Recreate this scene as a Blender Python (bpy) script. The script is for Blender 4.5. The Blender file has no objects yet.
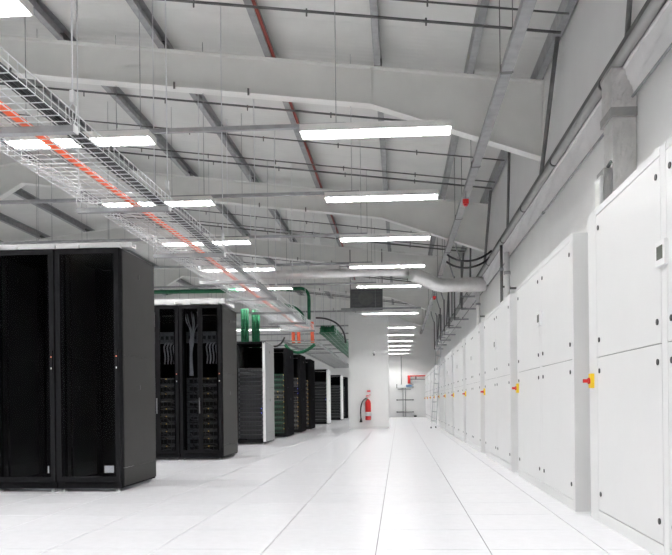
import bpy, math, random
from mathutils import Vector, Matrix
random.seed(7)
scn = bpy.context.scene
col = scn.collection
PI = math.pi

# ------------------------------------------------------------------ camera
F_PX, PX, VX, VY, CAM_H, ROLL = 735.0, 354.0, 399.0, 401.0, 0.80, 0.011
yaw = math.atan((VX - PX) / F_PX)
PY = VY + ROLL * (VX - PX)
cd = bpy.data.cameras.new('camera')
cam = bpy.data.objects.new('camera', cd)
col.objects.link(cam)
cd.sensor_fit = 'HORIZONTAL'
cd.sensor_width = 36.0
cd.lens = F_PX / 672.0 * 36.0
cd.shift_x = (336.0 - PX) / 672.0
cd.shift_y = (PY - 277.5) / 672.0
cd.clip_start = 0.05
cd.clip_end = 200
cam.matrix_world = (Matrix.Translation((0, 0, CAM_H)) @ Matrix.Rotation(yaw, 4, 'Z') @
                    Matrix.Rotation(PI / 2, 4, 'X') @ Matrix.Rotation(-ROLL, 4, 'Z'))
scn.camera = cam

# ------------------------------------------------------------------ world and exposure
w = bpy.data.worlds.new('world')
scn.world = w
w.use_nodes = True
w.node_tree.nodes['Background'].inputs[0].default_value = (0.9, 0.93, 1.0, 1)
w.node_tree.nodes['Background'].inputs[1].default_value = 0.05
vs = scn.view_settings
vs.view_transform = 'Standard'
vs.look = 'None'
vs.gamma = 1.0
vs.use_curve_mapping = False
vs.exposure = 0.0
LAMP = 160.0         # radiance of the fluorescent tubes


# ------------------------------------------------------------------ materials
def mat(name, color, rough=0.5, metal=0.0, noise=0.0, nscale=8.0, bump=0.0, bscale=60.0, spec=0.5, emit=None, estr=0.0,
        coat=0.0, stretch=None):
    m = bpy.data.materials.new(name)
    m.use_nodes = True
    nt = m.node_tree
    b = nt.nodes['Principled BSDF']
    c = (color[0], color[1], color[2], 1)
    b.inputs['Base Color'].default_value = c
    b.inputs['Roughness'].default_value = rough
    b.inputs['Metallic'].default_value = metal
    b.inputs['Specular IOR Level'].default_value = spec
    b.inputs['Coat Weight'].default_value = coat
    if emit:
        b.inputs['Emission Color'].default_value = (*emit, 1)
        b.inputs['Emission Strength'].default_value = estr
    if noise or bump:
        tc = nt.nodes.new('ShaderNodeTexCoord')
        mp = nt.nodes.new('ShaderNodeMapping')
        nt.links.new(tc.outputs['Object'], mp.inputs['Vector'])
        if stretch:
            mp.inputs['Scale'].default_value = stretch
    if noise:
        n = nt.nodes.new('ShaderNodeTexNoise')
        n.inputs['Scale'].default_value = nscale
        n.inputs['Detail'].default_value = 4
        nt.links.new(mp.outputs[0], n.inputs['Vector'])
        r = nt.nodes.new('ShaderNodeValToRGB')
        r.color_ramp.elements[0].position = 0.3
        r.color_ramp.elements[1].position = 0.7
        r.color_ramp.elements[0].color = tuple(max(0, x * (1 - noise)) for x in color) + (1,)
        r.color_ramp.elements[1].color = tuple(min(1, x * (1 + noise)) for x in color) + (1,)
        nt.links.new(n.outputs['Fac'], r.inputs['Fac'])
        nt.links.new(r.outputs['Color'], b.inputs['Base Color'])
    if bump:
        n2 = nt.nodes.new('ShaderNodeTexNoise')
        n2.inputs['Scale'].default_value = bscale
        n2.inputs['Detail'].default_value = 3
        nt.links.new(mp.outputs[0], n2.inputs['Vector'])
        bp = nt.nodes.new('ShaderNodeBump')
        bp.inputs['Strength'].default_value = bump
        bp.inputs['Distance'].default_value = 0.02
        nt.links.new(n2.outputs['Fac'], bp.inputs['Height'])
        nt.links.new(bp.outputs[0], b.inputs['Normal'])
    return m


M = {}
M['tile'] = mat('floor_tile_vinyl', (0.86, 0.86, 0.89), 0.22, noise=0.025, nscale=14, bump=0.03, bscale=40)
M['slab'] = mat('floor_joint', (0.18, 0.18, 0.19), 0.8, noise=0.1)
M['wall'] = mat('wall_paint', (0.87, 0.87, 0.86), 0.55, noise=0.02, nscale=2)
M['roof'] = mat('roof_liner', (0.75, 0.75, 0.725), 0.5, noise=0.03, nscale=3)
M['rafter'] = mat('rafter_paint', (0.88, 0.88, 0.85), 0.45, noise=0.03, nscale=3)
M['galv'] = mat('galvanised_steel', (0.34, 0.345, 0.35), 0.5, metal=0.1, noise=0.15, nscale=9)
M['galv_dark'] = mat('dull_galvanised_steel', (0.15, 0.15, 0.147), 0.55, metal=0.2, noise=0.15, nscale=9)
M['zinc'] = mat('zinc_wire', (0.78, 0.79, 0.80), 0.35, metal=0.25)
M['foil'] = mat('aluminium_foil', (0.74, 0.73, 0.72), 0.28, metal=0.7, noise=0.08, nscale=6, bump=0.9, bscale=9)
M['pipe'] = mat('pale_pipe_coat', (0.36, 0.355, 0.35), 0.4, metal=0.2, noise=0.06, nscale=5)
M['foil_soft'] = mat('foil_faced_board', (0.84, 0.83, 0.83), 0.38, metal=0.2, noise=0.05, nscale=4, bump=0.5, bscale=6)
M['cab'] = mat('cabinet_enamel', (0.77, 0.77, 0.765), 0.38, noise=0.008, nscale=5)
M['cab_in'] = mat('cabinet_groove', (0.30, 0.30, 0.30), 0.6, noise=0.02)
M['black'] = mat('black_plastic', (0.015, 0.015, 0.016), 0.4, noise=0.1)
M['rack'] = mat('rack_black_powder', (0.011, 0.011, 0.012), 0.7, noise=0.08, nscale=20, spec=0.0)
M['rack_side'] = mat('rack_side_charcoal', (0.026, 0.0255, 0.0245), 0.5, noise=0.04, nscale=6, spec=0.08)
M['rack_grey'] = mat('rack_side_grey', (0.20, 0.20, 0.20), 0.45, noise=0.03, nscale=6)
M['white'] = mat('white_enamel', (0.82, 0.82, 0.82), 0.35, noise=0.01)
M['column'] = mat('column_white_paint', (0.92, 0.92, 0.91), 0.5, noise=0.01)
M['housing'] = mat('luminaire_housing', (0.80, 0.79, 0.76), 0.4, noise=0.01)
M['blade'] = mat('louvre_aluminium', (0.85, 0.86, 0.88), 0.2, metal=0.6, noise=0.02)
M['tube'] = mat('fluorescent_tube', (0.9, 0.9, 0.9), 0.4, emit=(1.0, 1.0, 0.995), estr=LAMP)
M['orange'] = mat('orange_conduit', (0.86, 0.13, 0.045), 0.4, noise=0.05, nscale=30)
M['green'] = mat('green_cable', (0.012, 0.115, 0.05), 0.55, noise=0.2, nscale=20, spec=0.2)
M['cable'] = mat('black_cable_sheath', (0.02, 0.02, 0.022), 0.35, noise=0.2, nscale=30)
M['patch'] = mat('pale_patch_cable', (0.42, 0.43, 0.44), 0.4, noise=0.1, nscale=30)
M['yellow'] = mat('yellow_plastic', (0.85, 0.58, 0.02), 0.35, noise=0.02)
M['red'] = mat('red_enamel', (0.62, 0.022, 0.02), 0.3, noise=0.03)
M['redpipe'] = mat('red_oxide_pipe', (0.26, 0.05, 0.035), 0.5, noise=0.1)
M['screen'] = mat('lcd_screen', (0.10, 0.11, 0.09), 0.15, noise=0.05)
M['server'] = mat('server_face', (0.035, 0.036, 0.04), 0.35, metal=0.2, noise=0.3, nscale=40)
M['server_lt'] = mat('server_grey_face', (0.16, 0.165, 0.17), 0.35, metal=0.3, noise=0.3, nscale=30)
M['server_gn'] = mat('server_green_face', (0.03, 0.09, 0.06), 0.35, noise=0.5, nscale=30)
M['led_y'] = mat('amber_led', (0.9, 0.6, 0.1), 0.3, emit=(1.0, 0.68, 0.15), estr=1.2)
M['led_b'] = mat('blue_led', (0.1, 0.15, 0.9), 0.3, emit=(0.15, 0.2, 1.0), estr=2.5)
M['led_r'] = mat('red_led', (0.8, 0.2, 0.1), 0.3, emit=(1.0, 0.3, 0.2), estr=0.7)
M['blue'] = mat('blue_label', (0.10, 0.22, 0.40), 0.4, noise=0.05)
M['steel'] = mat('ladder_aluminium', (0.55, 0.56, 0.57), 0.35, metal=0.7, noise=0.08)
M['mesh_grey'] = mat('unit_dark_grey', (0.11, 0.115, 0.12), 0.6, noise=0.2, nscale=12)
M['rubber'] = mat('black_rubber', (0.02, 0.02, 0.02), 0.6, noise=0.1)


def glass_mat():
    m = bpy.data.materials.new('smoked_glass')
    m.use_nodes = True
    nt = m.node_tree
    nt.nodes.clear()
    o = nt.nodes.new('ShaderNodeOutputMaterial')
    t = nt.nodes.new('ShaderNodeBsdfTransparent')
    t.inputs[0].default_value = (0.70, 0.71, 0.73, 1)
    g = nt.nodes.new('ShaderNodeBsdfGlossy')
    g.inputs['Roughness'].default_value = 0.04
    f = nt.nodes.new('ShaderNodeFresnel')
    f.inputs['IOR'].default_value = 1.12
    mx = nt.nodes.new('ShaderNodeMixShader')
    nt.links.new(f.outputs[0], mx.inputs[0])
    nt.links.new(t.outputs[0], mx.inputs[1])
    nt.links.new(g.outputs[0], mx.inputs[2])
    nt.links.new(mx.outputs[0], o.inputs[0])
    return m


M['glass'] = glass_mat()


def roof_material(m):
    """fine corrugation of the liner sheet as bump: ribs run down the slope (along X)"""
    nt = m.node_tree
    b = nt.nodes['Principled BSDF']
    tc = nt.nodes.new('ShaderNodeTexCoord')
    wv = nt.nodes.new('ShaderNodeTexWave')
    wv.bands_direction = 'Y'
    wv.inputs['Scale'].default_value = 3.2
    wv.inputs['Distortion'].default_value = 0.0
    nt.links.new(tc.outputs['Object'], wv.inputs['Vector'])
    bp = nt.nodes.new('ShaderNodeBump')
    bp.inputs['Strength'].default_value = 0.10
    bp.inputs['Distance'].default_value = 0.02
    nt.links.new(wv.outputs['Fac'], bp.inputs['Height'])
    nt.links.new(bp.outputs[0], b.inputs['Normal'])


roof_material(M['roof'])


# ------------------------------------------------------------------ mesh helpers
class MB:
    def __init__(self):
        self.v, self.f, self.s = [], [], []

    def box(self, x0, x1, y0, y1, z0, z1):
        n = len(self.v)
        self.v += [(x0, y0, z0), (x1, y0, z0), (x1, y1, z0), (x0, y1, z0), (x0, y0, z1), (x1, y0, z1), (x1, y1, z1), (x0, y1, z1)]
        self.f += [(n, n + 3, n + 2, n + 1), (n + 4, n + 5, n + 6, n + 7), (n, n + 1, n + 5, n + 4), (n + 1, n + 2, n + 6, n + 5),
                   (n + 2, n + 3, n + 7, n + 6), (n + 3, n, n + 4, n + 7)]
        self.s += [False] * 6
        return self

    def prism(self, prof, axis, a, b):
        """closed 2-D profile extruded along axis from a to b"""
        n, k = len(self.v), len(prof)
        for t in (a, b):
            for p, q in prof:
                self.v.append({'x': (t, p, q), 'y': (p, t, q), 'z': (p, q, t)}[axis])
        self.f += [tuple(range(n, n + k)), tuple(reversed(range(n + k, n + 2 * k)))]
        self.s += [False, False]
        for i in range(k):
            j = (i + 1) % k
            self.f.append((n + i, n + k + i, n + k + j, n + j))
            self.s.append(False)
        return self

    def tube(self, pts, r, seg=8, closed=False, smooth=True):
        pts = [Vector(p) for p in pts]
        n, k = len(self.v), len(pts)
        rs = r if isinstance(r, (list, tuple)) else [r] * k
        up = None
        for i, p in enumerate(pts):
            if closed:
                d = pts[(i + 1) % k] - pts[i - 1]
            else:
                d = pts[min(i + 1, k - 1)] - pts[max(i - 1, 0)]
            d.normalize()
            if up is None:
                up = Vector((0, 0, 1)) if abs(d.z) < 0.9 else Vector((1, 0, 0))
            u = up - d * up.dot(d)
            if u.length < 1e-4:
                u = d.orthogonal()
            u.normalize()
            up = u
            wv = d.cross(u)
            for j in range(seg):
                a = 2 * PI * j / seg
                q = p + (u * math.cos(a) + wv * math.sin(a)) * rs[i]
                self.v.append(tuple(q))
        for i in range(k if closed else k - 1):
            a0, b0 = n + i * seg, n + ((i + 1) % k) * seg
            for j in range(seg):
                j2 = (j + 1) % seg
                self.f.append((a0 + j, a0 + j2, b0 + j2, b0 + j))
                self.s.append(smooth)
        if not closed:
            self.f.append(tuple(reversed(range(n, n + seg))))
            self.f.append(tuple(range(n + (k - 1) * seg, n + k * seg)))
            self.s += [False, False]
        return self

    def lathe(self, prof, c=(0, 0, 0), seg=16):
        """profile of (radius, z) turned round a vertical axis"""
        return self.tube([(c[0], c[1], c[2] + z) for r, z in prof], [max(r, 0.0005) for r, z in prof], seg)

    def mesh(self, name, m):
        me = bpy.data.meshes.new(name)
        me.from_pydata(self.v, [], self.f)
        me.polygons.foreach_set('use_smooth', self.s)
        me.materials.append(m)
        me.update()
        return me

    def build(self, name, m, parent=None, loc=None):
        return put(name, self.mesh(name, m), parent, loc)


def put(name, me, parent=None, loc=None):
    o = bpy.data.objects.new(name, me)
    col.objects.link(o)
    if parent is not None:
        o.parent = parent
    if loc is not None:
        o.location = loc
    return o


def tag(o, label=None, cat=None, group=None, kind=None):
    if label:
        o['label'] = label
    if cat:
        o['category'] = cat
    if group:
        o['group'] = group
    if kind:
        o['kind'] = kind
    return o


def empty(name, loc=(0, 0, 0)):
    o = bpy.data.objects.new(name, None)
    o.empty_display_size = 0.1
    col.objects.link(o)
    o.location = loc
    return o


def thing(name, label, cat, loc=(0, 0, 0), group=None):
    return tag(empty(name, loc), label, cat, group)


def copy_tree(o, parent=None):
    c = o.copy()
    col.objects.link(c)
    c.parent = parent
    for ch in list(o.children):
        copy_tree(ch, c)
    return c


def bez(p0, p1, p2, p3, n=10):
    p0, p1, p2, p3 = map(Vector, (p0, p1, p2, p3))
    out = []
    for i in range(n + 1):
        t = i / n
        out.append(p0 * (1 - t) ** 3 + p1 * 3 * t * (1 - t) ** 2 + p2 * 3 * t * t * (1 - t) + p3 * t ** 3)
    return out


ORD = ['first', 'second', 'third', 'fourth', 'fifth', 'sixth', 'seventh', 'eighth', 'ninth', 'tenth', 'eleventh', 'twelfth',
       'thirteenth', 'fourteenth', 'fifteenth', 'sixteenth']

# ------------------------------------------------------------------ the setting: floor
XW = 1.93            # inner face of the aisle wall
XL = -14.0           # far side of the hall
YB, YF = -3.0, 36.8  # wall behind the viewer, far end wall
floor = MB().box(XL, XW, YB, YF, -0.12, -0.006).build('floor', M['slab'])
tag(floor, 'white raised access floor of large square tiles', kind='structure')
TS, GAP = 0.6025, 0.0052
tx0, ty0 = -0.131, 3.97
tile_me = MB().box(GAP / 2, TS - GAP / 2, GAP / 2, TS - GAP / 2, -0.006, 0.0).mesh('floor_tile', M['tile'])
cells = []
for i in range(-24, 5):
    for j in range(-12, 56):
        x, y = tx0 + i * TS, ty0 + j * TS
        if x < XL or x + TS > XW + 0.5 or y < YB or y + TS > YF + 0.3:
            continue
        cells.append((x, y))


def seen(c):
    x, y = c[0] + TS / 2, c[1] + TS / 2
    if y + TS < 3.5:
        return False
    return -0.56 * y - 0.5 < x < 1.5 and not (x < -2.9 and y > 7.3)


vis = sorted([c for c in cells if seen(c)], key=lambda c: c[1])[:290]
vset = set(vis)
for c in vis:
    put('floor_tile', tile_me, floor, (c[0], c[1], 0))
rest = MB()
for x, y in cells:
    if (x, y) not in vset:
        x1, y1 = min(x + TS - GAP / 2, XW), min(y + TS - GAP / 2, YF)
        rest.box(x + GAP / 2, x1, y + GAP / 2, y1, -0.006, 0)
tag(rest.build('floor_tile_field', M['tile'], floor), kind='stuff')

# ------------------------------------------------------------------ the setting: walls
for nm, b, lb in (('wall_right', (XW, XW + 0.2, YB, YF, -0.12, 5.6), 'pale grey side wall above the cooling cabinets'),
                  ('wall_left', (XL - 0.2, XL, YB, YF, -0.12, 6.2), 'pale far side wall of the hall'),
                  ('wall_back', (XL, XW, YB - 0.2, YB, -0.12, 7.0), 'pale wall behind the viewer'),
                  ('wall_far', (XL, XW, YF, YF + 0.2, -0.12, 7.0), 'white end wall closing the aisle')):
    tag(MB().box(*b).build(nm, M['wall']), lb, kind='structure')
# ------------------------------------------------------------------ the setting: roof
SL = 0.1213
XR = -8.15                      # ridge


def ztop(x):                    # top of the rafters
    return 4.938 + SL * (1.95 - max(x, XR)) - SL * max(0, XR - x)


ceiling = empty('ceiling')
tag(ceiling, 'grey liner sheet roof on white steel rafters and purlins', kind='structure')
RY = [3.75 + 6 * k for k in range(-1, 6)]
RY = [y for y in RY if y > YB]


def slope_strip(x0, x1, y0, y1, dz0, dz1):
    mb = MB()
    mb.prism([(x0, ztop(x0) + dz0), (x1, ztop(x1) + dz0), (x1, ztop(x1) + dz1), (x0, ztop(x0) + dz1)], 'y', y0, y1)
    return mb


pr = slope_strip(XR, XW, 0.002, 0.998, 0.20, 0.25).mesh('roof_panel', M['roof'])
pl = slope_strip(XL, XR, 0.002, 0.998, 0.20, 0.25).mesh('roof_panel', M['roof'])
y = YB
while y < YF:
    put('roof_panel', pr, ceiling, (0, y, 0))
    put('roof_panel', pl, ceiling, (0, y, 0))
    y += 1.0


def rafter_bottom():
    return [(XL + 0.4, 3.9), (-8.9, 5.30), (-8.22, 5.70), (-0.33, 4.731), (1.93, 3.945)]


def make_rafter():
    bot = rafter_bottom()
    prof = bot + [(1.93, ztop(1.93)), (XR, ztop(XR)), (XL + 0.4, ztop(XL + 0.4))]
    web = MB().prism(prof, 'y', -0.006, 0.006).build('rafter', M['rafter'], ceiling)
    tf = MB()
    for (x0, x1) in ((XL + 0.4, XR), (XR, 1.93)):
        tf.prism([(x0, ztop(x0) - 0.016), (x1, ztop(x1) - 0.016), (x1, ztop(x1)), (x0, ztop(x0))], 'y', -0.09, 0.09)
    tf.build('top_flange', M['rafter'], web)
    for (x0, z0), (x1, z1) in zip(bot[:-1], bot[1:]):
        MB().prism([(x0, z0 - 0.018), (x1, z1 - 0.018), (x1, z1), (x0, z0)], 'y', -0.09, 0.09).build('bottom_flange', M['rafter'], web)
    MB().box(-0.336, -0.324, -0.088, 0.088, 4.735, ztop(-0.33) - 0.017).build('stiffener', M['rafter'], web)
    MB().box(1.905, 1.929, -0.09, 0.09, 3.95, ztop(1.92) - 0.017).build('end_plate', M['rafter'], web)
    for x in (-2.95, -1.95, -5.2):
        zb = 5.70 - (x + 8.22) * (5.70 - 4.731) / 7.89
        MB().box(x - 0.012, x + 0.012, -0.105, -0.092, zb - 0.05, zb + 0.04).build('beam_clamp', M['galv_dark'], web)
    return web


raf0 = make_rafter()
raf0.location.y = RY[0]
for y in RY[1:]:
    c = copy_tree(raf0, ceiling)
    c.location.y = y

PURX = [1.86, 0.97, -0.235, -1.68, -3.12, -4.50, -5.85, -7.10, -8.05, -9.4, -10.8, -12.2]
# purlins: C sections, one length per bay
for px in PURX:
    za = ztop(px)
    w_, h_ = 0.085, 0.195
    prof = [(px - w_ / 2, za), (px + w_ / 2, za), (px + w_ / 2, za + 0.03), (px + w_ / 2 - 0.008, za + 0.03), (px + w_ / 2 - 0.008, za + 0.01),
            (px - w_ / 2 + 0.01, za + 0.01), (px - w_ / 2 + 0.01, za + h_ - 0.01), (px + w_ / 2 - 0.008, za + h_ - 0.01),
            (px + w_ / 2, za + h_ - 0.01), (px + w_ / 2, za + h_), (px - w_ / 2, za + h_)]
    me = MB().prism(prof, 'y', 0.004, 5.996).mesh('purlin', M['galv'])
    cl = MB().box(px + 0.0, px + 0.055, -0.11, 0.11, za + 0.001, za + 0.09).mesh('purlin_cleat', M['galv_dark'])
    for k in range(-1, 7):
        y0 = 3.75 + 6 * (k - 1)
        if y0 + 6 > YF + 4 or y0 < -9:
            continue
        p = put('purlin', me, ceiling, (0, y0, 0))
        if y0 > YB:
            put('purlin_cleat', cl, ceiling, (0, y0, 0))
# tie bars and conduits that cross under the purlins in each bay
for base in RY + [RY[0] - 6]:
    for off, r in ((1.55, 0.016), (2.9, 0.011), (4.15, 0.012), (4.55, 0.017)):
        yy = base + off
        if yy < YB or yy > YF:
            continue
        x0, x1 = XR, 1.84
        t = MB().tube([(x0, yy, ztop(x0) - 0.02), (x1, yy, ztop(x1) - 0.075)], r, 6).build('tie_bar', M['galv_dark'], ceiling)
        for x in (-4.9, -3.6, -2.3, -1.0, 0.35):
            MB().tube([(x, yy, ztop(x) - 0.03), (x, yy, ztop(x) - 0.115)], 0.010, 6).build('sprinkler_clip', M['galv_dark'], t)

# ------------------------------------------------------------------ cooling cabinets along the aisle wall
lock_me = MB().tube([(0, 0, 0), (-0.006, 0, 0)], 0.016, 12).mesh('lock', M['black'])


def cabinet(y0, y1, xf, h, doors, zsplit, label, sw_y, thermo_y):
    """doors: list of (ya, yb) columns; the face looks towards -X"""
    t = thing('cooling_cabinet', label, 'cabinet', (xf, y0, 0), 'cooling cabinets along the wall')
    L, D, th = y1 - y0, XW - 0.02 - xf, 0.012
    body = MB().box(th, D, 0, L, 0.0, h)
    body.build('body', M['cab'], t)
    g = 0.0028
    # fixed face strips between and around the doors
    ys = [0.0]
    for a, b in doors:
        ys += [a - y0, b - y0]
    ys.append(L)
    for i in range(0, len(ys), 2):
        if ys[i + 1] - ys[i] > 0.012:
            MB().box(0, th, ys[i] + (g if i else 0), ys[i + 1] - (g if i < len(ys) - 2 else 0), 0.0, h).build('face_post', M['cab'], t)
    back = MB().box(th - 0.0025, th - 0.0005, 0.006, L - 0.006, 0.02, h - 0.006)
    back.build('groove_liner', M['cab_in'], t)
    for a, b in doors:
        a -= y0
        b -= y0
        MB().box(0, th, a + g, b - g, 0.0, 0.075 - g).build('plinth_panel', M['cab'], t)
        MB().box(0, th, a + g, b - g, h - 0.045 + g, h).build('head_rail', M['cab'], t)
        for z0, z1 in ((0.075, zsplit), (zsplit, h - 0.045)):
            d = MB().box(0, th, a + g, b - g, z0 + g, z1 - g).build('door', M['cab'], t)
            for yy in (a + 0.055, b - 0.055):
                for zz in (z0 + 0.11, z1 - 0.09):
                    put('lock', lock_me, d, (0.001, yy, zz))
    # isolator: yellow plate, red rotary grip
    if sw_y is not None:
        s = MB().box(-0.022, 0.001, sw_y - y0 - 0.032, sw_y - y0 + 0.032, 0.872, 0.968).build('isolator_switch', M['yellow'], t)
        MB().tube([(-0.022, sw_y - y0, 0.92), (-0.034, sw_y - y0, 0.92)], 0.021, 12).build('collar', M['red'], s)
        MB().box(-0.066, -0.034, sw_y - y0 - 0.006, sw_y - y0 + 0.006, 0.908, 0.932).build('grip', M['red'], s)
    if thermo_y is not None:
        yy = thermo_y - y0
        c = MB().box(-0.02, 0.001, yy - 0.062, yy + 0.062, 1.445, 1.565).build('controller', M['white'], t)
        MB().box(-0.0225, -0.0198, yy - 0.038, yy + 0.038, 1.475, 1.540).build('display', M['screen'], c)
    return t


cabinet(2.40, 5.08, 1.293, 2.037, [(2.46, 3.62), (3.70, 4.88)], 1.07,
        'nearest grey cooling cabinet, cut off by the picture edge', 4.99, 3.66)
CN = 10
for k in range(CN):
    y0 = 5.306 + 3.0 * k - (0.03 if k == 1 else 0)
    y1 = y0 + 2.50
    lab = 'grey cooling cabinet, %s from the viewer in the row along the wall' % ORD[k + 1]
    cabinet(y0, y1, 1.243, 1.98, [(y0 + 0.05, y0 + 1.17), (y0 + 1.26, y1 - 0.05)], 1.085, lab, y1 - 0.06, y0 + 1.215)

# ------------------------------------------------------------------ server racks
RW = 0.606


def foot_mesh():
    return MB().lathe([(0.022, 0.0), (0.022, 0.012), (0.009, 0.014), (0.009, 0.05)], seg=8).mesh('foot', M['zinc'])


foot_me = foot_mesh()
_cache = {}


def C(key, fn):
    if key not in _cache:
        _cache[key] = fn()
    return _cache[key]


def rack(xr, yf, h, d, label, group, style='glass', side='rack_side', edge=None, sides=(True, True)):
    """rack whose front right edge stands at (xr, yf); the front looks towards -Y"""
    W = RW
    t = thing('server_rack', label, 'rack', (xr - W, yf, 0), group)
    k = (h, d, style, side, edge)
    R = M['rack']
    fm = M[edge] if edge else R
    put('front_post', C(('pl',) + k, lambda: MB().box(0.004, 0.075, 0.0, 0.05, 0.05, h - 0.004).mesh('front_post', R)), t)
    put('front_post', C(('pr',) + k, lambda: MB().box(W - (0.075 if not edge else 0.045), W - 0.002, 0.0, 0.05, 0.05, h - 0.004).mesh('front_post', fm)), t)
    put('rear_post', C(('rl',) + k, lambda: MB().box(0.006, 0.06, d - 0.06, d, 0.05, h - 0.01).mesh('rear_post', R)), t)
    put('rear_post', C(('rr',) + k, lambda: MB().box(W - 0.06, W - 0.006, d - 0.06, d, 0.05, h - 0.01).mesh('rear_post', R)), t)
    put('top_panel', C(('tp',) + k, lambda: MB().box(0.004, W - 0.004, 0.0, d, h - 0.035, h).mesh('top_panel', R)), t)

    def base():
        mb = MB()
        mb.box(0.004, W - 0.004, 0.004, 0.06, 0.03, 0.085)
        mb.box(0.004, W - 0.004, d - 0.06, d - 0.004, 0.03, 0.085)
        mb.box(0.004, 0.05, 0.06, d - 0.06, 0.03, 0.085)
        mb.box(W - 0.05, W - 0.004, 0.06, d - 0.06, 0.03, 0.085)
        return mb.mesh('base_frame', R)
    put('base_frame', C(('bf',) + k, base), t)
    put('back_panel', C(('bp',) + k, lambda: MB().box(0.062, W - 0.062, d - 0.02, d - 0.008, 0.16, h - 0.04).mesh('back_panel', R)), t)
    sm = M[side]
    for xs, on in ((0.0, sides[0]), (W, sides[1])):
        if not on:
            continue
        x0, x1 = (xs - 0.004, xs + 0.004)
        for (z0, z1) in ((0.045, 0.21), (0.213, h * 0.56), (h * 0.56 + 0.003, h - 0.004)):
            put('side_panel', C(('sp', xs, z0, z1, d, side), lambda: MB().box(x0, x1, 0.052, d - 0.002, z0, z1).mesh('side_panel', sm)), t)
        if xs > 0:
            lk = C(('lk', h, d), lambda: MB().box(W + 0.003, W + 0.010, d * 0.5 - 0.010, d * 0.5 + 0.010, 0, 0.045).mesh('latch', M['black']))
            for zz in (h * 0.42, h * 0.90):
                put('latch', lk, t, (0, 0, zz))
    for fx, fy in ((0.05, 0.04), (W - 0.05, 0.04), (0.05, d - 0.04), (W - 0.05, d - 0.04)):
        put('foot', foot_me, t, (fx, fy, 0))
    put('caster_plate', C(('cp',) + k, lambda: MB().box(W - 0.10, W - 0.02, d - 0.09, d - 0.01, 0.022, 0.030).mesh('caster_plate', M['zinc'])), t)

    def rail():
        mb = MB()
        mb.box(0, 0.02, 0, 0.004, 0.09, h - 0.05)
        mb.box(0, 0.004, 0, 0.03, 0.09, h - 0.05)
        return mb.mesh('mounting_rail', R)
    rm = C(('rail', h, style), rail)
    put('mounting_rail', rm, t, (0.065, 0.142, 0))
    put('mounting_rail', rm, t, (W - 0.085, 0.142, 0))
    put('mounting_rail', rm, t, (0.065, d - 0.2, 0))
    put('mounting_rail', rm, t, (W - 0.095, d - 0.2, 0))
    if style in ('glass', 'split'):
        # the door: thin frame, smoked pane, latch handle with its small red lamp
        def dframe():
            mb = MB()
            mb.box(0.006, 0.05, -0.022, -0.002, 0.09, h - 0.008)
            mb.box(W - 0.05, W - 0.006, -0.022, -0.002, 0.09, h - 0.008)
            mb.box(0.05, W - 0.05, -0.022, -0.002, 0.09, 0.14)
            mb.box(0.05, W - 0.05, -0.022, -0.002, h - 0.055, h - 0.008)
            if style == 'split':
                mb.box(W / 2 - 0.035, W / 2 + 0.035, -0.022, -0.002, 0.14, h - 0.055)
            return mb.mesh('door', R)
        dr = put('door', C(('df', h), dframe), t)
        if style == 'split':
            put('pull_bar', C(('pb', h), lambda: MB().box(W / 2 - 0.022, W / 2 - 0.010, -0.040, -0.021, h * 0.30, h * 0.40).mesh('pull_bar', M['server_lt'])), dr)
        for a, b in (((0.0502, W - 0.0502),) if style == 'glass' else ((0.0502, W / 2 - 0.0352), (W / 2 + 0.0352, W - 0.0502))):
          put('pane', C(('pn', h, a), lambda: MB().box(a, b, -0.014, -0.010, 0.1402, h - 0.0552).mesh('pane', M['glass'])), dr)
        put('handle', C(('hd', h), lambda: MB().box(W - 0.040, W - 0.018, -0.034, -0.021, h * 0.49, h * 0.58).mesh('handle', M['rack'])), dr)
        put('lamp', C(('lp', h), lambda: MB().box(W - 0.034, W - 0.025, -0.0365, -0.0335, h * 0.552, h * 0.556).mesh('lamp', M['led_r'])), dr)
        put('badge', C(('bg', h), lambda: MB().box(W - 0.034, W - 0.025, -0.0365, -0.0335, h * 0.504, h * 0.511).mesh('badge', M['zinc'])), dr)
    return t


def server_proto(name, hgt, mname, led=None, ledn=1):
    """box with face plate, ears, grilles and lamps; origin at the lower front middle"""
    t = empty(name)
    MB().box(-0.215, 0.215, 0.01, 0.62, 0.001, hgt - 0.002).build('chassis', M['server'], t)
    f = MB().box(-0.238, 0.238, -0.006, 0.01, 0.001, hgt - 0.003).build('face_plate', M[mname], t)
    g = MB()
    n = 7
    for i in range(n):
        x = -0.20 + i * 0.4 / n
        g.box(x + 0.004, x + 0.4 / n - 0.004, -0.011, -0.006, hgt * 0.22, hgt * 0.72)
    g.build('drive_grille', M['black'], f)
    for s in (-1, 1):
        MB().box(s * 0.226 - 0.008, s * 0.226 + 0.008, -0.024, -0.006, hgt * 0.2, hgt * 0.75).build('ear_handle', M['server_lt'], f)
    if led:
        for i in range(ledn):
            x = 0.205 - i * (0.4 / max(1, ledn))
            MB().box(x - 0.006, x + 0.006, -0.014, -0.0055, hgt * 0.78, hgt * 0.78 + 0.011).build('lamp', M[led], f)
    return t


protos = {}


def server(kind, x, y, z, label, group):
    spec = {'cable': ('server', 0.105, 'server_lt', 'led_y', 3), 'dark': ('server', 0.084, 'server', None, 1),
            'blue': ('server', 0.084, 'server', 'led_b', 1), 'green': ('server', 0.12, 'server_gn', 'led_y', 1)}[kind]
    if kind not in protos:
        protos[kind] = server_proto(*spec)
        o = protos[kind]
    else:
        o = copy_tree(protos[kind])
    o.location = (x, y, z)
    tag(o, label, 'server', group)
    return o


# row A: two glass fronted racks nearest the viewer (a third one stands beyond the picture)
for i in range(3):
    rack(-2.533 - i * (RW + 0.004), 6.575, 2.233, 0.93,
         ['empty black rack with grey side panel at the aisle end of the front row',
          'empty black rack second from the aisle in the front row',
          'empty black rack third from the aisle in the front row'][i], 'glass fronted racks of the front row')
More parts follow.
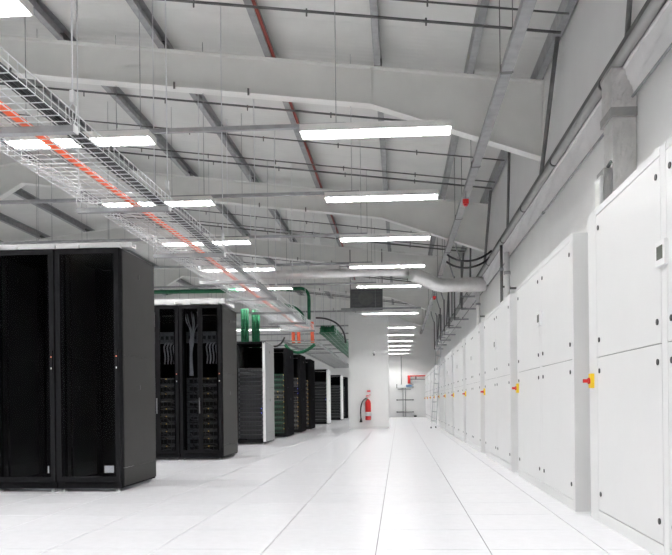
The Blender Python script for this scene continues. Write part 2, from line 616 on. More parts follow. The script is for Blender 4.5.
# row B
for i in range(3):
    rack(-2.482 - i * (RW + 0.004), 10.21, 2.19, 0.95,
         ['cabled black rack at the aisle end of the second row, grey side panel',
          'cabled black rack next to the end one in the second row',
          'cabled black rack third from the aisle in the second row'][i], 'cabled racks of the second row', 'split')
for i in range(2):
    xc = -2.482 - i * (RW + 0.004) - RW / 2
    nm = ['end rack', 'inner rack'][i]
    for j in range(10):
        server('cable', xc, 10.21 + 0.13, 0.10 + j * 0.107, 'dark server with amber lamps, %s from the bottom in the second row %s' % (ORD[j], nm), 'servers in the %s of the second row' % nm)
    # patch cables hanging down from the top, and knots of leads over the servers
    for j in range(5):
        xm = xc - 0.14
        x0 = xm - 0.10 + 0.045 * j + random.uniform(-.015, .015)
        pts = bez((x0, 10.28, 2.10 - 0.03 * (j % 2)), (x0 + 0.05, 10.25, 1.80), (xm + 0.02, 10.26, 1.95), (xm - 0.03 + 0.014 * j, 10.28, 1.66), 10)
        pts += bez(pts[-1], (xm - 0.02, 10.27, 1.50), (xm - 0.03 + 0.010 * j, 10.28, 1.35), (xm - 0.03 + 0.010 * j, 10.28, 1.19), 6)[1:]
        tag(MB().tube(pts, 0.009, 6).build('patch_cable', M['patch']), 'pale patch cable looping inside the second row %s, %s from its open side' % (nm, ORD[j]), 'cable', 'patch cables in the %s of the second row' % nm)
    for j in range(14):
        z = 0.16 + 0.075 * j + random.uniform(-.02, .02)
        xa, xb = xc - 0.19 + random.uniform(-.02, .12), xc + 0.19 - random.uniform(-.02, .12)
        pts = bez((xa, 10.315, z), (xa + 0.05, 10.25, z - 0.10), (xb - 0.05, 10.25, z + 0.06), (xb, 10.315, z - 0.04), 8)
        tag(MB().tube(pts, 0.008, 5).build('lead', M['cable'] if j % 3 else M['server_lt']), 'short lead looped across the second row %s, %s from the bottom' % (nm, ORD[j]), 'cable', 'leads across the second row %s' % nm)
    for j in range(4):
        x0 = xc + 0.07 + 0.045 * j
        pts = bez((x0 + 0.03, 10.285, 1.66), (x0 - 0.04, 10.25, 1.60), (x0 + 0.05, 10.25, 1.52), (x0, 10.285, 1.36), 8)
        tag(MB().tube(pts, 0.011, 6).build('patch_cable', M['patch']), 'short pale patch cable under the ports of the second row %s, %s across' % (nm, ORD[j]), 'cable', 'short patch cables in the %s of the second row' % nm)
    px_ = thing('patch_panel', 'grey ported patch panel near the top of the second row %s' % nm, 'patch panel', (xc, 10.33, 1.66))  # patch panel with a row of ports
    MB().box(-0.235, 0.235, -0.012, 0.05, 0.0, 0.16).build('panel', M['server_lt'], px_)
    for q in range(6):
        MB().box(-0.20 + q * 0.07, -0.16 + q * 0.07, -0.020, -0.011, 0.05, 0.10).build('port', M['black'], px_)

# row C: open rack with pale edge and grey side
rack(-2.548, 13.90, 1.965, 1.00, 'open black rack with white front edge and pale grey side, full of servers', 'racks of the third row', 'open', 'rack_grey', 'white')
rack(-2.548 - RW - 0.004, 13.90, 1.965, 1.00, 'open black rack hidden behind the white edged one', 'racks of the third row', 'open', 'rack_grey', None)
for j in range(16):
    server('blue' if j in (5, 6) else 'dark', -2.548 - RW / 2, 13.90 + 0.13, 0.10 + j * 0.0855,
           'slim black server %s, %s from the bottom of the white edged rack' % ('with blue lamp' if j in (5, 6) else 'without lamp', ORD[j]),
           'blue lamp servers in the third row' if j in (5, 6) else 'servers in the third row rack')
# rows D - F: black ends
for q, (yf, h) in enumerate(((16.35, 2.02), (18.65, 2.02), (20.75, 2.02))):
    nm = ['fourth', 'fifth', 'sixth'][q]
    rack(-2.50, yf, h, 1.02, 'open black rack with black side at the aisle end of the %s row' % nm, 'end racks with black sides', 'open', 'rack')
    rack(-2.50 - RW - 0.004, yf, h, 1.02, 'open black rack behind the end one in the %s row' % nm, 'inner racks with black sides', 'open', 'rack')
    for j in range(11):
        server('green' if (q == 0 and j not in (6, 7)) else ('blue' if (q == 1 and j in (8, 7)) else 'cable'), -2.50 - RW / 2, yf + 0.13, 0.10 + j * 0.122,
               'server %s from the bottom in the end rack of the %s row' % (ORD[j], nm), 'servers in the end rack of the %s row' % nm)
# rows G, H: pale sides again
for q, (yf, h, s) in enumerate(((25.4, 1.93, 'white'), (31.0, 1.93, 'white'), (33.6, 1.93, 'rack'))):
    nm = ['seventh', 'eighth', 'ninth'][q]
    rack(-2.46 + 0.03 * q, yf, h, 1.0, 'distant open rack with %s side ending the %s row' % ('pale' if s == 'white' else 'black', nm), 'distant end racks', 'open', s, 'white' if s == 'white' else None)
    for j in range(12):
        server('blue' if j == 6 and q == 0 else 'dark', -2.46 + 0.03 * q - RW / 2, yf + 0.13, 0.10 + j * 0.12,
               'black server %s from the bottom in the distant end rack of the %s row' % (ORD[j], nm), 'servers in the distant end rack of the %s row' % nm)

# white cable troughs over the rack rows
for (x1, y0, z0, lab, dp, ht) in ((-2.49, 6.74, 2.272, 'white cable trough over the front row of racks', 0.14, 0.045), (-2.47, 10.36, 2.222, 'white cable trough over the second row of racks', 0.62, 0.075)):
    t = thing('cable_trough', lab, 'cable trough', (x1, y0, z0))
    MB().box(-1.95, 0, 0, dp, 0.0, 0.012).build('bottom_tray', M['white'], t)
    MB().box(-1.95, 0, 0, 0.012, 0.012, ht).build('side_rail', M['white'], t)
    MB().box(-1.95, 0, dp - 0.012, dp, 0.012, ht).build('side_rail', M['white'], t)
    for x in (-0.15, -0.55, -0.78, -1.15, -1.4, -1.75):
        MB().box(x - 0.06, x + 0.06, -0.03, 0.0, 2.236 - z0 if dp < 0.2 else -0.026, ht * 0.5).build('bracket', M['white'], t)

# ------------------------------------------------------------------ luminaires and their channels
LUMX = [-0.205, -3.225, -5.35, -7.9]
COLN = ['above the aisle', 'above the rack ends', 'above the racks', 'beyond the racks']


def lum_proto():
    t = empty('luminaire')
    hw, L, hh = 0.125, 0.75, 0.07
    h = MB()
    h.box(-L, L, -hw, hw, hh - 0.006, hh)
    h.prism([(-hw, 0.0), (-hw + 0.008, 0.0), (-hw + 0.014, hh - 0.006), (-hw + 0.004, hh - 0.006)], 'x', -L, L)
    h.prism([(hw - 0.008, 0.0), (hw, 0.0), (hw - 0.004, hh - 0.006), (hw - 0.014, hh - 0.006)], 'x', -L, L)
    h.box(-L, -L + 0.006, -hw + 0.004, hw - 0.004, 0.0, hh - 0.006)
    h.box(L - 0.006, L, -hw + 0.004, hw - 0.004, 0.0, hh - 0.006)
    ho = h.build('housing', M['housing'], t)
    MB().box(-L + 0.006, L - 0.006, -0.006, 0.006, 0.002, 0.022).build('spine', M['blade'], ho)
    bl = MB().prism([(-0.002, 0.002), (0.002, 0.002), (0.005, 0.020), (-0.005, 0.020)], 'y', -hw + 0.012, hw - 0.012).mesh('louvre_blade', M['blade'])
    n = 14
    for i in range(n):
        put('louvre_blade', bl, ho, (-L + 0.05 + i * (2 * L - 0.1) / (n - 1), 0, 0))
    tb = MB().tube([(-L + 0.02, 0, 0.036), (L - 0.02, 0, 0.036)], 0.013, 8).mesh('tube', M['tube'])
    for s in (-1, 1):
        put('tube', tb, ho, (0, s * 0.062, 0))
    return t


lum = None
ROWS = [(0.0, 3.48), (2.45, 3.48), (4.78, 3.47), (7.35, 3.48), (9.8, 3.50), (12.25, 3.495), (14.7, 3.48), (17.15, 3.47), (19.6, 3.13),
        (23.0, 3.09), (25.6, 3.09), (28.2, 3.09), (30.7, 3.09), (33.0, 3.09), (35.6, 3.09)]
rod_cache = {}
for i, (yy, zz) in enumerate(ROWS):
    ch = thing('lighting_channel', 'grey steel channel carrying the %s row of luminaires from the viewer' % ORD[i], 'channel', (0, yy, zz + 0.071), 'lighting channels')
    prof = [(-0.021, 0.0), (0.021, 0.0), (0.021, 0.042), (0.012, 0.042), (0.012, 0.038), (0.017, 0.038), (0.017, 0.004), (-0.017, 0.004), (-0.017, 0.038), (-0.012, 0.038), (-0.012, 0.042), (-0.021, 0.042)]
    MB().prism(prof, 'x', -9.2, -0.5).build('channel', M['galv'], ch)
    for x in (-0.60, -2.6, -3.8, -4.9, -5.9, -7.4, -8.6):
        top = ztop(x) + 0.19 - (zz + 0.071)
        MB().tube([(x, 0, 0.005), (x, 0, top)], 0.004, 5).build('hanger_rod', M['galv'], ch)
    for c, lx in enumerate(LUMX):
        if (c == 2 and (i in (4, 5, 6, 7) or i > 9)) or (c == 1 and i >= 8):
            continue
        if c == 2 and i == 9:
            lx = -4.48
        if lum is None:
            lum = lum_proto()
            o = lum
        else:
            o = copy_tree(lum)
        o.location = (lx, yy - (0.09 if (i == 2 and c == 0) else 0.0), zz)
        tag(o, 'white louvred fluorescent luminaire %s, %s row from the viewer' % (COLN[c], ORD[i]), 'luminaire', 'luminaires in rows across the hall')

# ------------------------------------------------------------------ wire basket tray over the racks
TZ, TXL, TXR, TY0, TY1 = 2.62, -2.83, -2.115, 1.2, 18.5
tray = thing('basket_tray', 'galvanised wire basket cable tray running along the rack ends', 'cable tray', (0, 0, TZ))
wr = 0.0036
U = [(TXL, 0, 0.105), (TXL, 0, 0.0), (TXR, 0, 0.0), (TXR, 0, 0.105)]
cw = MB().tube(U, wr, 5).mesh('cross_wire', M['zinc'])
y = TY0
n = 0
while y <= TY1:
    put('cross_wire', cw, tray, (0, y, 0))
    y += 0.1
nl = 8
for k in range(nl + 1):
    x = TXL + (TXR - TXL) * k / nl
    MB().tube([(x, TY0, 0.006), (x, TY1, 0.006)], wr, 5).build('long_wire', M['zinc'], tray)
for x in (TXL, TXR):
    for z in (0.05, 0.105):
        MB().tube([(x, TY0, z), (x, TY1, z)], wr * (1.3 if z > .1 else 1), 5).build('long_wire', M['zinc'], tray)

SY = [2.65, 4.665, 6.63, 8.76, 10.78, 12.6, 14.6, 16.6, 18.4]
for i, yy in enumerate(SY):
    s = thing('tray_support', 'flat steel cross channel with hanger rods, %s under the basket tray' % ORD[i], 'support', (0, yy, TZ - 0.052), 'basket tray supports')
    MB().prism([(-0.03, 0.0), (0.03, 0.0), (0.03, 0.042), (0.02, 0.042), (0.02, 0.005), (-0.02, 0.005), (-0.02, 0.042), (-0.03, 0.042)], 'x', -2.95, -2.085).build('channel', M['galv'], s)
    MB().box(-2.085, -2.075, -0.031, 0.031, -0.002, 0.046).build('end_cap', M['white'], s)
    for x in (-2.10, -2.935):
        MB().tube([(x, 0, 0.25), (x, 0, ztop(x) + 0.19 - TZ + 0.052)], 0.0055, 6).build('hanger_rod', M['zinc'], s)
        MB().tube([(x, 0, 0.03), (x - 0.022, 0, 0.10), (x - 0.022, 0, 0.17), (x, 0, 0.20), (x + 0.022, 0, 0.17), (x + 0.022, 0, 0.10)], 0.005, 6, closed=True).build('shackle', M['zinc'], s)
        MB().box(x - 0.014, x + 0.014, -0.014, 0.014, 0.195, 0.275).build('gripper', M['zinc'], s)

# cables lying in the basket
for j in range(5):
    x = TXR - 0.026 - 0.023 * j
    pts = []
    y = TY0
    end = (17.8, 15.3, 18.0, 14.2, 17.0, 13.5)[j]
    while y < end:
        pts.append((x + 0.005 * math.sin(y * 1.7 + j * 2), y, TZ + 0.0265 + 0.004 * math.sin(y * 2.3 + j)))
        y += 0.45
    tag(MB().tube(pts, 0.0125, 6).build('black_cable', M['cable']), 'black cable in the basket tray bundle, %s from the aisle edge' % ORD[j], 'cable', 'black cables in the basket tray')
pts = []
y = TY0
while y < 17.6:
    pts.append((-2.43 + 0.02 * math.sin(y * 0.9) - 0.02 * max(0, (y - 13) / 4), y, TZ + 0.037))
    y += 0.3
pts += [(-2.45, 17.9, TZ + 0.04), (-2.35, 18.2, TZ + 0.05), (-2.24, 18.35, TZ + 0.04)]
tag(MB().tube(pts, 0.0255, 10).build('orange_conduit', M['orange']), 'orange corrugated conduit lying along the middle of the basket tray', 'conduit')

# ladder tray that continues beyond, lower
lt = thing('ladder_tray', 'steel ladder tray carrying on below the far end of the basket', 'cable tray', (0, 0, 2.29))
for x in (-2.86, -2.06):
    MB().box(x - 0.012, x + 0.012, 18.0, 33.0, 0, 0.06).build('side_rail', M['galv'], lt)
y = 18.2
rg = MB().box(-2.848, -2.072, -0.012, 0.012, 0.01, 0.03).mesh('rung', M['galv'])
while y < 33:
    put('rung', rg, lt, (0, y, 0))
    y += 0.6
for yy in (19.5, 22.5, 25.5, 28.5, 31.5):
    for x in (-2.885, -2.035):
        MB().tube([(x, yy, 0.0), (x, yy, ztop(x) + 0.19 - 2.29)], 0.0065, 5).build('hanger_rod', M['zinc'], lt)
# green cables in a basket beyond the orange conduit
gt = thing('basket_tray', 'far wire basket tray filled with green cables', 'cable tray', (0, 0, 2.55))
cw2 = MB().tube([(-2.05, 0, 0.16), (-2.05, 0, 0), (-1.62, 0, 0), (-1.62, 0, 0.16)], 0.003, 5).mesh('cross_wire', M['zinc'])
y = 18.6
while y < 33:
    put('cross_wire', cw2, gt, (0, y, 0))
    y += 0.6
for x, z in ((-2.05, 0.16), (-2.05, 0.08), (-2.05, 0.006), (-1.9, 0.006), (-1.76, 0.006), (-1.62, 0.006), (-1.62, 0.08), (-1.62, 0.16)):
    MB().tube([(x, 18.6, z), (x, 33, z)], 0.003, 5).build('long_wire', M['zinc'], gt)
for yy in (19.0, 22.0, 25.0, 28.0, 31.0):
    MB().tube([(-1.60, yy, 0.0), (-1.60, yy, ztop(-1.6) + 0.19 - 2.55)], 0.006, 5).build('hanger_rod', M['zinc'], gt)
for j in range(8):
    x = -2.015 + 0.051 * j
    for lay in range(4):
        st = 18.75 + 0.45 * random.random()
        pts = [(x + 0.01 * math.sin(q + j + lay), st + q * 1.15, 2.587 + lay * 0.052) for q in range(12)]
        tag(MB().tube(pts, 0.0245, 6).build('green_cable', M['green']), 'green cable in the %s layer of the far basket tray, %s across' % (['lowest', 'second', 'third', 'topmost'][lay], ORD[j]), 'cable', 'green cables in the far basket tray')


# green cable bundles that come across above and drop into the tray
def gbundle(n, path, label, r=0.03, off=0.055, axis=(0, 1, 0)):
    for j in range(n):
        d = Vector(axis) * (off * (j - (n - 1) / 2))
        tag(MB().tube([Vector(p) + d for p in path], r, 8).build('green_cable', M['green']), label + (', %s of %d' % (['front', 'middle', 'back', 'rearmost'][j], n) if axis[1] else ', %s one across' % ORD[j]), 'cable', label)


arc = bez((-2.45, 18.2, 3.63), (-2.28, 18.2, 3.63), (-2.21, 18.2, 3.55), (-2.21, 18.2, 3.35), 6)
gbundle(3, [(-9.0, 18.2, 3.63), (-5.0, 18.2, 3.62)] + arc + [(-2.21, 18.2, 2.86)], 'thick green cable bending down into the tray end', 0.034, 0.066)
arc = bez((-2.95, 18.3, 3.24), (-2.6, 18.3, 3.24), (-2.36, 18.3, 3.1), (-2.34, 18.3, 2.80), 8)
gbundle(3, [(-3.6, 18.3, 3.24)] + arc, 'green cable in the smaller arc under the main bend', 0.034, 0.066)
gbundle(4, [(-9.0, 17.2, 3.45), (-6.0, 17.2, 3.46), (-3.8, 17.2, 3.45)], 'green cable of the upper run crossing behind the rack tops', 0.032, 0.06)
for q, x in enumerate((-3.62, -3.36)):
    gbundle(3, [(x, 17.2, 3.02), (x, 17.2, 2.6), (x, 17.2, 1.9)], ['green cable in the outer drop behind the white edged rack', 'green cable in the inner drop behind the white edged rack'][q], 0.034, 0.062, (1, 0, 0))
arc = bez((-2.86, 18.45, 2.255), (-2.7, 18.45, 1.98), (-2.4, 18.45, 1.98), (-2.1, 18.45, 2.255), 8)
gbundle(2, arc, 'green cable sagging under the ladder tray', 0.035, 0.07)
for x, z0, z1, lab in ((-2.21, 2.86, 2.318, 'orange conduit end below the green bend'), (-2.56, 2.60, 2.318, 'orange conduit stub inner of the pair at the tray end'), (-2.70, 2.60, 2.318, 'orange conduit stub outer of the pair at the tray end')):
    tag(MB().tube([(x, 18.8, z0), (x, 18.8, (z0 + z1) / 2), (x + 0.01, 18.8, z1)], 0.045, 8).build('orange_conduit', M['orange']), lab, 'conduit')
tag(MB().tube(bez((-2.1, 18.7, 2.95), (-1.6, 18.7, 2.95), (-1.35, 18.8, 2.7), (-1.35, 18.8, 2.3), 12), 0.022, 8).build('black_cable', M['cable']),
    'black cable arching over the green filled tray', 'cable')
tag(MB().tube(bez((-3.3, 18.0, 2.30), (-3.1, 17.9, 2.12), (-2.9, 17.9, 2.12), (-2.8, 18.0, 2.40), 12), 0.022, 8).build('black_cable', M['cable']),
    'black cable looping under the basket tray end', 'cable')

# ------------------------------------------------------------------ foil duct across the hall
def duct(path, r, name, label, m='foil', seg=18, step=0.16):
    pts = []
    for a, b in zip(path[:-1], path[1:]):
        a, b = Vector(a), Vector(b)
        k = max(1, int((b - a).length / step))
        for q in range(k):
            pts.append(a.lerp(b, q / k))
    pts.append(Vector(path[-1]))
    rr = [r * (1 + random.uniform(-0.07, 0.05)) for _ in pts]
    return tag(MB().tube(pts, rr, seg).build(name, M[m]), label, 'duct')


duct([(-3.9, 16.0, 3.60), (0.25, 16.0, 3.61)], 0.095, 'foil_duct', 'slim foil wrapped duct crossing under the luminaires')
duct([(0.26, 16.0, 3.56), (0.40, 16.0, 3.52), (0.82, 16.0, 3.32), (0.98, 16.0, 3.29), (1.90, 16.0, 3.30)], 0.155, 'foil_duct', 'fat foil wrapped duct elbow running into the side wall')
t = thing('roof_duct', 'grey sheet metal duct box above the slim foil duct', 'duct', (-3.2, 16.3, 3.62))
MB().box(0, 1.9, 0, 0.4, 0, 0.22).build('body', M['rafter'], t)
for x in (0.6, 1.2):
    MB().box(x, x + 0.03, -0.015, 0.415, -0.015, 0.235).build('joint_flange', M['zinc'], t)

# ------------------------------------------------------------------ long steel trunking over the aisle
t = thing('cable_trunking', 'long grey steel trunking running lengthwise above the aisle', 'trunking', (1.12, 0, 4.10))
MB().box(-0.055, 0.055, -2.5, 36.5, 0.0, 0.075).build('trunking', M['galv'], t)
yy = 1.5
while yy < 36:
    MB().box(-0.058, 0.058, yy - 0.03, yy + 0.03, -0.003, 0.078).build('coupler', M['galv_dark'], t)
    for s in (-0.064, 0.064):
        MB().tube([(s, yy, 0.0), (s, yy, ztop(1.12) + 0.19 - 4.10)], 0.005, 5).build('hanger_rod', M['galv_dark'], t)
    yy += 3.0
for yy, zz, lab in ((11.7, 3.90, 'small red alarm sounder under the nearer length of trunking'), (22.0, 3.84, 'small red alarm sounder under the distant trunking')):
    s = thing('alarm_sounder', lab, 'alarm', (1.085, yy, zz))
    MB().box(-0.045, 0.045, -0.045, 0.045, 0, 0.07).build('body', M['red'], s)
    MB().lathe([(0.03, 0.0), (0.036, -0.02), (0.02, -0.035)], (0, 0, 0), 10).build('horn', M['red'], s)
    MB().box(-0.012, 0.012, -0.012, 0.012, 0.07, 4.104 - zz).build('bracket', M['galv'], s)
# red pipe beside a purlin
x = -1.615
MB().tube([(x, -2.8, ztop(x) + 0.03), (x, 36.5, ztop(x) + 0.03)], 0.022, 8).build('red_pipe', M['redpipe'], ceiling)['label'] = 'thin red pipe running along a roof purlin'

# ------------------------------------------------------------------ services on the aisle wall
t = thing('wall_band', 'wrinkled foil faced insulation band along the side wall', 'insulation', (0, 0, 0))
nY, nZ = 260, 8
mb = MB()
random.seed(3)
for i in range(nY + 1):
    yy = -2.9 + 39.5 * i / nY
    for j in range(nZ + 1):
        z = 3.235 + 0.205 * j / nZ
        wv = 0.008 * math.sin(yy * 5.1 + j) + 0.006 * math.sin(yy * 11.3 + j * 2.1) + random.uniform(-0.006, 0.006)
        if j in (0, nZ):
            wv *= 0.4
        mb.v.append((1.895 - 0.065 * (j / nZ) + wv, yy, z))
for i in range(nY):
    for j in range(nZ):
        a = i * (nZ + 1) + j
        mb.f.append((a, a + 1, a + nZ + 2, a + nZ + 1))
        mb.s.append(True)
mb.build('facing', M['foil_soft'], t)
MB().box(1.905, 1.928, -2.9, 36.6, 3.24, 3.43).build('board', M['foil_soft'], t)
e = []
for i in range(160):
    yy = -2.9 + 39.5 * i / 159
    e.append((1.828 + random.uniform(-.004, .004), yy, 3.448 + random.uniform(-.004, .004)))
MB().tube(e, 0.017, 7).build('taped_edge', M['foil_soft'], t)

t = thing('wall_pipe', 'long grey pipe with black clips along the side wall', 'pipe', (1.795, 0, 3.505))
MB().tube([(0, -2.9, 0), (0, 36.6, 0)], 0.045, 14).build('pipe', M['pipe'], t)
yy = 0.3
while yy < 36:
    MB().tube([(0, yy - 0.02, 0), (0, yy + 0.02, 0)], 0.051, 14).build('clip', M['black'], t)
    MB().box(0.04, 0.133, yy - 0.02, yy + 0.02, -0.012, 0.012).build('clip_arm', M['galv_dark'], t)
    yy += 2.05
t = thing('sheeting_rail', 'grey steel rail fixed to the side wall above the pipe', 'rail', (1.855, 0, 3.625))
MB().prism([(0.0, 0.0), (0.073, 0.0), (0.073, 0.008), (0.008, 0.008), (0.008, 0.10), (0.073, 0.10), (0.073, 0.108), (0.0, 0.108)], 'y', -2.9, 36.6).build('rail', M['galv_dark'], t)
t = thing('wall_conduit', 'thin conduit with couplers below the foil band', 'conduit', (1.89, 0, 3.215))
MB().tube([(0, -2.9, 0), (0, 36.6, 0)], 0.011, 8).build('conduit', M['galv'], t)
yy = 0.6
while yy < 36:
    MB().tube([(0, yy, 0), (0, yy + 0.07, 0)], 0.019, 8).build('coupler', M['galv_dark'], t)
    yy += 3.0
for k in range(-1, 5):
    y0 = 9.75 + 6.1 * k
    tag(MB().tube([(1.84, y0 - 1.29, 4.91), (1.80, y0 - 0.40, 3.53)], 0.026, 8).build('brace_tube', M['galv_dark']), 'dark slanting tube from roof to wall pipe, %s bay from the viewer' % ORD[k + 1], 'tube', 'slanting tubes on the side wall')
    y1 = 6.31 + 6.6 * k
    if y1 > 4:
        tag(MB().tube([(1.86, y1 - 0.66, 4.93), (1.885, y1 - 0.2, 3.735)], 0.022, 8).build('drop_tube', M['galv_dark']), 'dark drop tube above the wall rail, %s from the viewer' % ORD[k], 'tube', 'drop tubes on the side wall')

# vertical foil duct dropping on to the nearest cabinets
t = thing('foil_riser', 'square foil wrapped riser with collar behind the nearest cabinet', 'duct', (0, 0, 0))


def wrinkled_box(x0, x1, y0, y1, z0, z1, amp, n=10, nz=26, seed=1):
    rnd = random.Random(seed)
    mb = MB()
    ring = []
    for i in range(n):
        ring.append((x0 + (x1 - x0) * i / n, y0))
    for i in range(n):
        ring.append((x1, y0 + (y1 - y0) * i / n))
    for i in range(n):
        ring.append((x1 - (x1 - x0) * i / n, y1))
    for i in range(n):
        ring.append((x0, y1 - (y1 - y0) * i / n))
    k = len(ring)
    for j in range(nz + 1):
        z = z0 + (z1 - z0) * j / nz
        for (x, y) in ring:
            a = amp if 0 < j < nz else 0
            mb.v.append((min(x + rnd.uniform(-a, a), 1.926), y + rnd.uniform(-a, a), z))
    for j in range(nz):
        for i in range(k):
            a, b = j * k + i, j * k + (i + 1) % k
            mb.f.append((a, b, b + k, a + k))
            mb.s.append(False)
    mb.f.append(tuple(reversed(range(k))))
    mb.f.append(tuple(range(nz * k, nz * k + k)))
    mb.s += [False, False]
    return mb


wrinkled_box(1.735, 1.922, 6.02, 6.27, 2.02, 3.06, 0.003, seed=2).build('shaft', M['foil'], t)
wrinkled_box(1.715, 1.922, 5.99, 6.30, 3.06, 3.13, 0.002, nz=3, seed=3).build('collar', M['pipe'], t)
wrinkled_box(1.725, 1.922, 6.0, 6.29, 3.13, 3.45, 0.004, nz=12, seed=4).build('head', M['foil'], t)
wrinkled_box(1.665, 1.731, 6.03, 6.24, 2.02, 2.66, 0.002, nz=12, seed=5).build('side_box', M['pipe'], t)
MB().box(1.640, 1.663, 6.04, 6.23, 2.28, 2.60).build('access_plate', M['white'], t)
MB().box(1.6375, 1.6398, 6.07, 6.20, 2.32, 2.56).build('plate_border', M['rafter'], t)
tag(MB().tube([(1.722, 6.008, 2.70), (1.71, 6.008, 2.69), (1.70, 6.04, 2.665)], 0.014, 8).build('black_cable', M['cable']), 'short black cable bend beside the foil riser', 'cable')
# white pipes and valves further along
for i, (yy, z0, z1) in enumerate(((12.1, 2.0, 3.2), (12.75, 2.0, 3.45), (16.5, 2.0, 3.3))):
    t = thing('riser_pipe', 'pale riser pipe above the cabinets, %s beyond the foil riser' % ORD[i], 'pipe', (1.78, yy, z0), 'pale riser pipes on the side wall')
    MB().tube([(0, 0, 0), (0, 0, z1 - z0), ], 0.042 if i != 1 else 0.025, 10).build('pipe', M['foil_soft'] if i != 1 else M['galv_dark'], t)
    MB().tube([(0, 0, (z1 - z0) * .7), (0, 0, (z1 - z0) * .7 + 0.05)], 0.055 if i != 1 else 0.035, 10).build('collar', M['galv'], t)
    MB().box(0.0, 0.145, -0.015, 0.015, (z1 - z0) * .5, (z1 - z0) * .5 + 0.03).build('clip_arm', M['galv_dark'], t)
for i, (yy, zz) in enumerate(((14.6, 3.62), (14.9, 3.54))):
    tag(MB().tube(bez((0.98, yy, zz + 0.06), (1.2, yy, zz - 0.14), (1.6, yy, zz - 0.12), (1.85, yy, zz + 0.12), 12), 0.02, 8).build('sagging_cable', M['cable']),
        'black cable sagging from trunking to wall, %s one' % ('nearer' if i == 0 else 'farther'), 'cable')
for i in range(7):
    yy = 18.0 + 2.3 * i
    t = thing('wall_hanger', 'grey bracket frame on the wall services, %s beyond the fat duct' % ORD[i], 'bracket', (1.55, yy, 3.0), 'bracket frames on the wall services')
    MB().box(-0.02, 0.02, -0.02, 0.02, 0.0, 1.2).build('upright', M['galv_dark'], t)
    MB().box(-0.02, 0.375, -0.02, 0.02, 0.0, 0.04).build('arm', M['galv'], t)
    MB().box(-0.02, 0.375, -0.02, 0.02, 0.30, 0.34).build('arm', M['galv'], t)
    MB().tube([(-0.02, 0, 1.19), (-0.12, 0.1, 1.55), (-0.14, 0.1, 1.95)], 0.018, 6).build('strut', M['galv'], t)

# ------------------------------------------------------------------ white box column with extinguisher
colm = thing('white_column', 'white boxed column standing in the aisle behind the extinguisher', 'column', (-0.885, 21.60, 0))
MB().box(-0.58, 0.58, 0, 0.9, 0, 3.34).build('casing', M['column'], colm)
MB().box(-0.582, 0.582, -0.002, 0.902, 0, 0.06).build('skirting', M['wall'], colm)
dome = thing('camera_dome', 'small white camera dome high on the boxed column', 'camera', (-0.715, 21.60, 2.19))
MB().tube([(0, 0, 0.05), (0, -0.05, 0.05)], 0.055, 14).build('mount', M['white'], dome)
MB().lathe([(0.001, -0.05), (0.03, -0.042), (0.045, -0.01), (0.047, 0.02), (0.03, 0.04)], (0, -0.075, 0.02), 14).build('dome', M['white'], dome)
MB().lathe([(0.001, -0.05), (0.022, -0.045), (0.030, -0.02), (0.001, -0.01)], (0, -0.085, 0.0), 12).build('lens', M['black'], dome)
ex = thing('fire_extinguisher', 'red fire extinguisher with black hose on the white column', 'fire extinguisher', (-0.905, 21.49, 0.25))
cy = MB().lathe([(0.001, 0.0), (0.075, 0.0), (0.085, 0.02), (0.085, 0.50), (0.07, 0.56), (0.03, 0.60), (0.028, 0.62)], (0, 0, 0), 18).build('cylinder', M['red'], ex)
MB().tube([(0, 0, 0.12), (0, 0, 0.24)], 0.0862, 18).build('label_band', M['white'], cy)
MB().tube([(0, 0, 0.62), (0, 0, 0.68)], 0.022, 10).build('valve', M['zinc'], ex)
MB().prism([(-0.06, 0.70), (0.075, 0.73), (0.075, 0.75), (-0.06, 0.72)], 'y', -0.014, 0.014).build('lever', M['red'], ex)
MB().prism([(-0.06, 0.68), (0.055, 0.67), (0.055, 0.685), (-0.06, 0.695)], 'y', -0.014, 0.014).build('carry_handle', M['red'], ex)
MB().tube([(0.0, -0.02, 0.65), (0.0, -0.03, 0.65)], 0.02, 10).build('gauge', M['white'], ex)
MB().tube(bez((-0.02, 0, 0.65), (-0.22, 0, 0.62), (-0.24, 0, 0.30), (-0.21, 0, 0.05), 12), 0.017, 8).build('hose', M['rubber'], ex)
MB().lathe([(0.02, 0.06), (0.025, 0.03), (0.045, -0.06)], (-0.21, 0, 0.0), 10).build('horn', M['rubber'], ex)
MB().box(-0.03, 0.03, 0.08, 0.11, 0.35, 0.5).build('wall_bracket', M['zinc'], ex)
sg = thing('extinguisher_sign', 'small white sign with red band above the extinguisher', 'sign', (-0.885, 21.595, 0.955))
MB().box(-0.08, 0.08, -0.008, 0.004, 0, 0.18).build('plate', M['white'], sg)
MB().box(-0.05, 0.05, -0.011, -0.008, 0.12, 0.17).build('band', M['red'], sg)

# ventilation unit over the column
t = thing('ventilation_unit', 'dark grey ventilation unit above the white column', 'ventilation unit', (-0.93, 21.7, 3.58))
MB().box(-0.46, 0.46, 0, 0.8, 0, 0.54).build('body', M['mesh_grey'], t)
MB().tube([(-0.02, -0.02, 0.27), (-0.02, 0.0, 0.27)], 0.22, 20).build('fan_ring', M['galv_dark'], t)
for a in range(5):
    MB().box(-0.43, 0.43, -0.012, 0.0, 0.06 + a * 0.1, 0.075 + a * 0.1).build('grille_bar', M['galv_dark'], t)
for s in (-0.47, 0.47):
    MB().box(s - 0.012, s + 0.012, -0.012, 0.012, -0.02, ztop(-0.93) - 3.58 + 0.0).build('hanger_rod', M['galv_dark'], t)
MB().box(-0.75, 1.6, -0.04, 0.0, -0.07, -0.02).build('cross_bar', M['galv'], t)

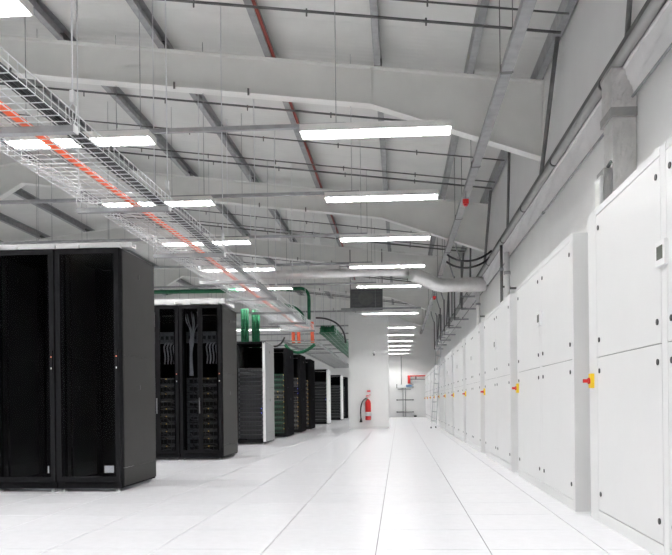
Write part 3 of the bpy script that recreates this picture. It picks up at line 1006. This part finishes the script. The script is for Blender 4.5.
# ------------------------------------------------------------------ ladder beside the cabinets
ld = thing('ladder', 'aluminium ladder leaning against the far cooling cabinets', 'ladder', (0.925, 21.3, 0))
LEAN = 0.075
for q in (0, 1):
    x0, y0 = 0.15 * q, 0.26 * q
    MB().prism([(x0 - 0.02, 0.0), (x0, 0.0), (x0 + LEAN * 2.52, 2.52), (x0 - 0.02 + LEAN * 2.52, 2.52)], 'y', y0, y0 + 0.03).build('stile', M['steel'], ld)
    MB().box(x0 - 0.025, x0 + 0.006, y0 - 0.004, y0 + 0.034, 0, 0.05).build('foot_cap', M['rubber'], ld)
for k in range(9):
    z = 0.22 + 0.27 * k
    x = -0.01 + LEAN * z
    MB().tube([(x, 0.015, z), (x + 0.15, 0.275, z)], 0.017, 8).build('rung', M['steel'], ld)

# ------------------------------------------------------------------ far end wall fittings
t = thing('control_panel', 'white wall panel with blue screen and conduits on the end wall', 'control panel', (0.30, YF - 0.005, 0))
MB().box(-0.40, 0.40, -0.10, 0.0, 1.46, 1.62).build('box', M['white'], t)
MB().box(0.05, 0.36, -0.104, -0.099, 1.50, 1.60).build('screen', M['blue'], t)
MB().box(-0.42, -0.38, -0.105, 0.0, 1.44, 1.64).build('end_cap', M['galv_dark'], t)
MB().box(0.38, 0.42, -0.105, 0.0, 1.44, 1.64).build('end_cap', M['galv_dark'], t)
MB().box(-0.36, 0.30, -0.06, -0.02, 1.36, 1.40).build('lower_shelf', M['galv'], t)
MB().tube([(-0.17, -0.05, 1.62), (-0.17, -0.05, 3.02)], 0.02, 8).build('conduit', M['galv'], t)
for x in (-0.10, 0.03):
    MB().tube([(x, -0.05, 0.01), (x, -0.05, 1.46)], 0.018, 8).build('conduit', M['galv'], t)
for i, z in enumerate((0.85, 0.25)):
    g = thing('guard_bar', '%s dark guard bar across the end wall below the panel' % ('upper' if i == 0 else 'lower'), 'bar', (0.30, YF - 0.12, z))
    MB().tube([(-0.40, 0, 0), (0.40, 0, 0)], 0.022, 8).build('bar', M['galv_dark'], g)
    for x in (-0.40, 0.40):
        MB().tube([(x, -0.03, 0), (x, 0.118, 0)], 0.034, 8).build('bracket', M['black'], g)
t = thing('red_fire_pipe', 'red fire main pipe along the end wall corner', 'pipe', (0, YF - 0.12, 0))
MB().tube([(0.51, 0, 1.66), (0.51, 0, 2.04)], 0.07, 12).build('valve_body', M['red'], t)
MB().tube([(0.44, 0, 2.04), (1.90, 0, 2.04)], 0.032, 10).build('pipe', M['red'], t)
MB().tube([(0.55, 0, 1.86), (1.90, 0, 1.86)], 0.026, 10).build('drain_pipe', M['galv'], t)
MB().tube([(0.85, 0, 1.86), (0.85, 0, 2.04)], 0.03, 8).build('link', M['galv_dark'], t)
t = thing('door_stop', 'small black box on the floor at the end wall', 'box', (0.80, YF - 0.15, 0))
MB().box(-0.07, 0.07, -0.05, 0.1, 0, 0.07).build('body', M['black'], t)
MB().box(-0.05, 0.05, -0.03, 0.08, 0.07, 0.085).build('lid', M['galv_dark'], t)
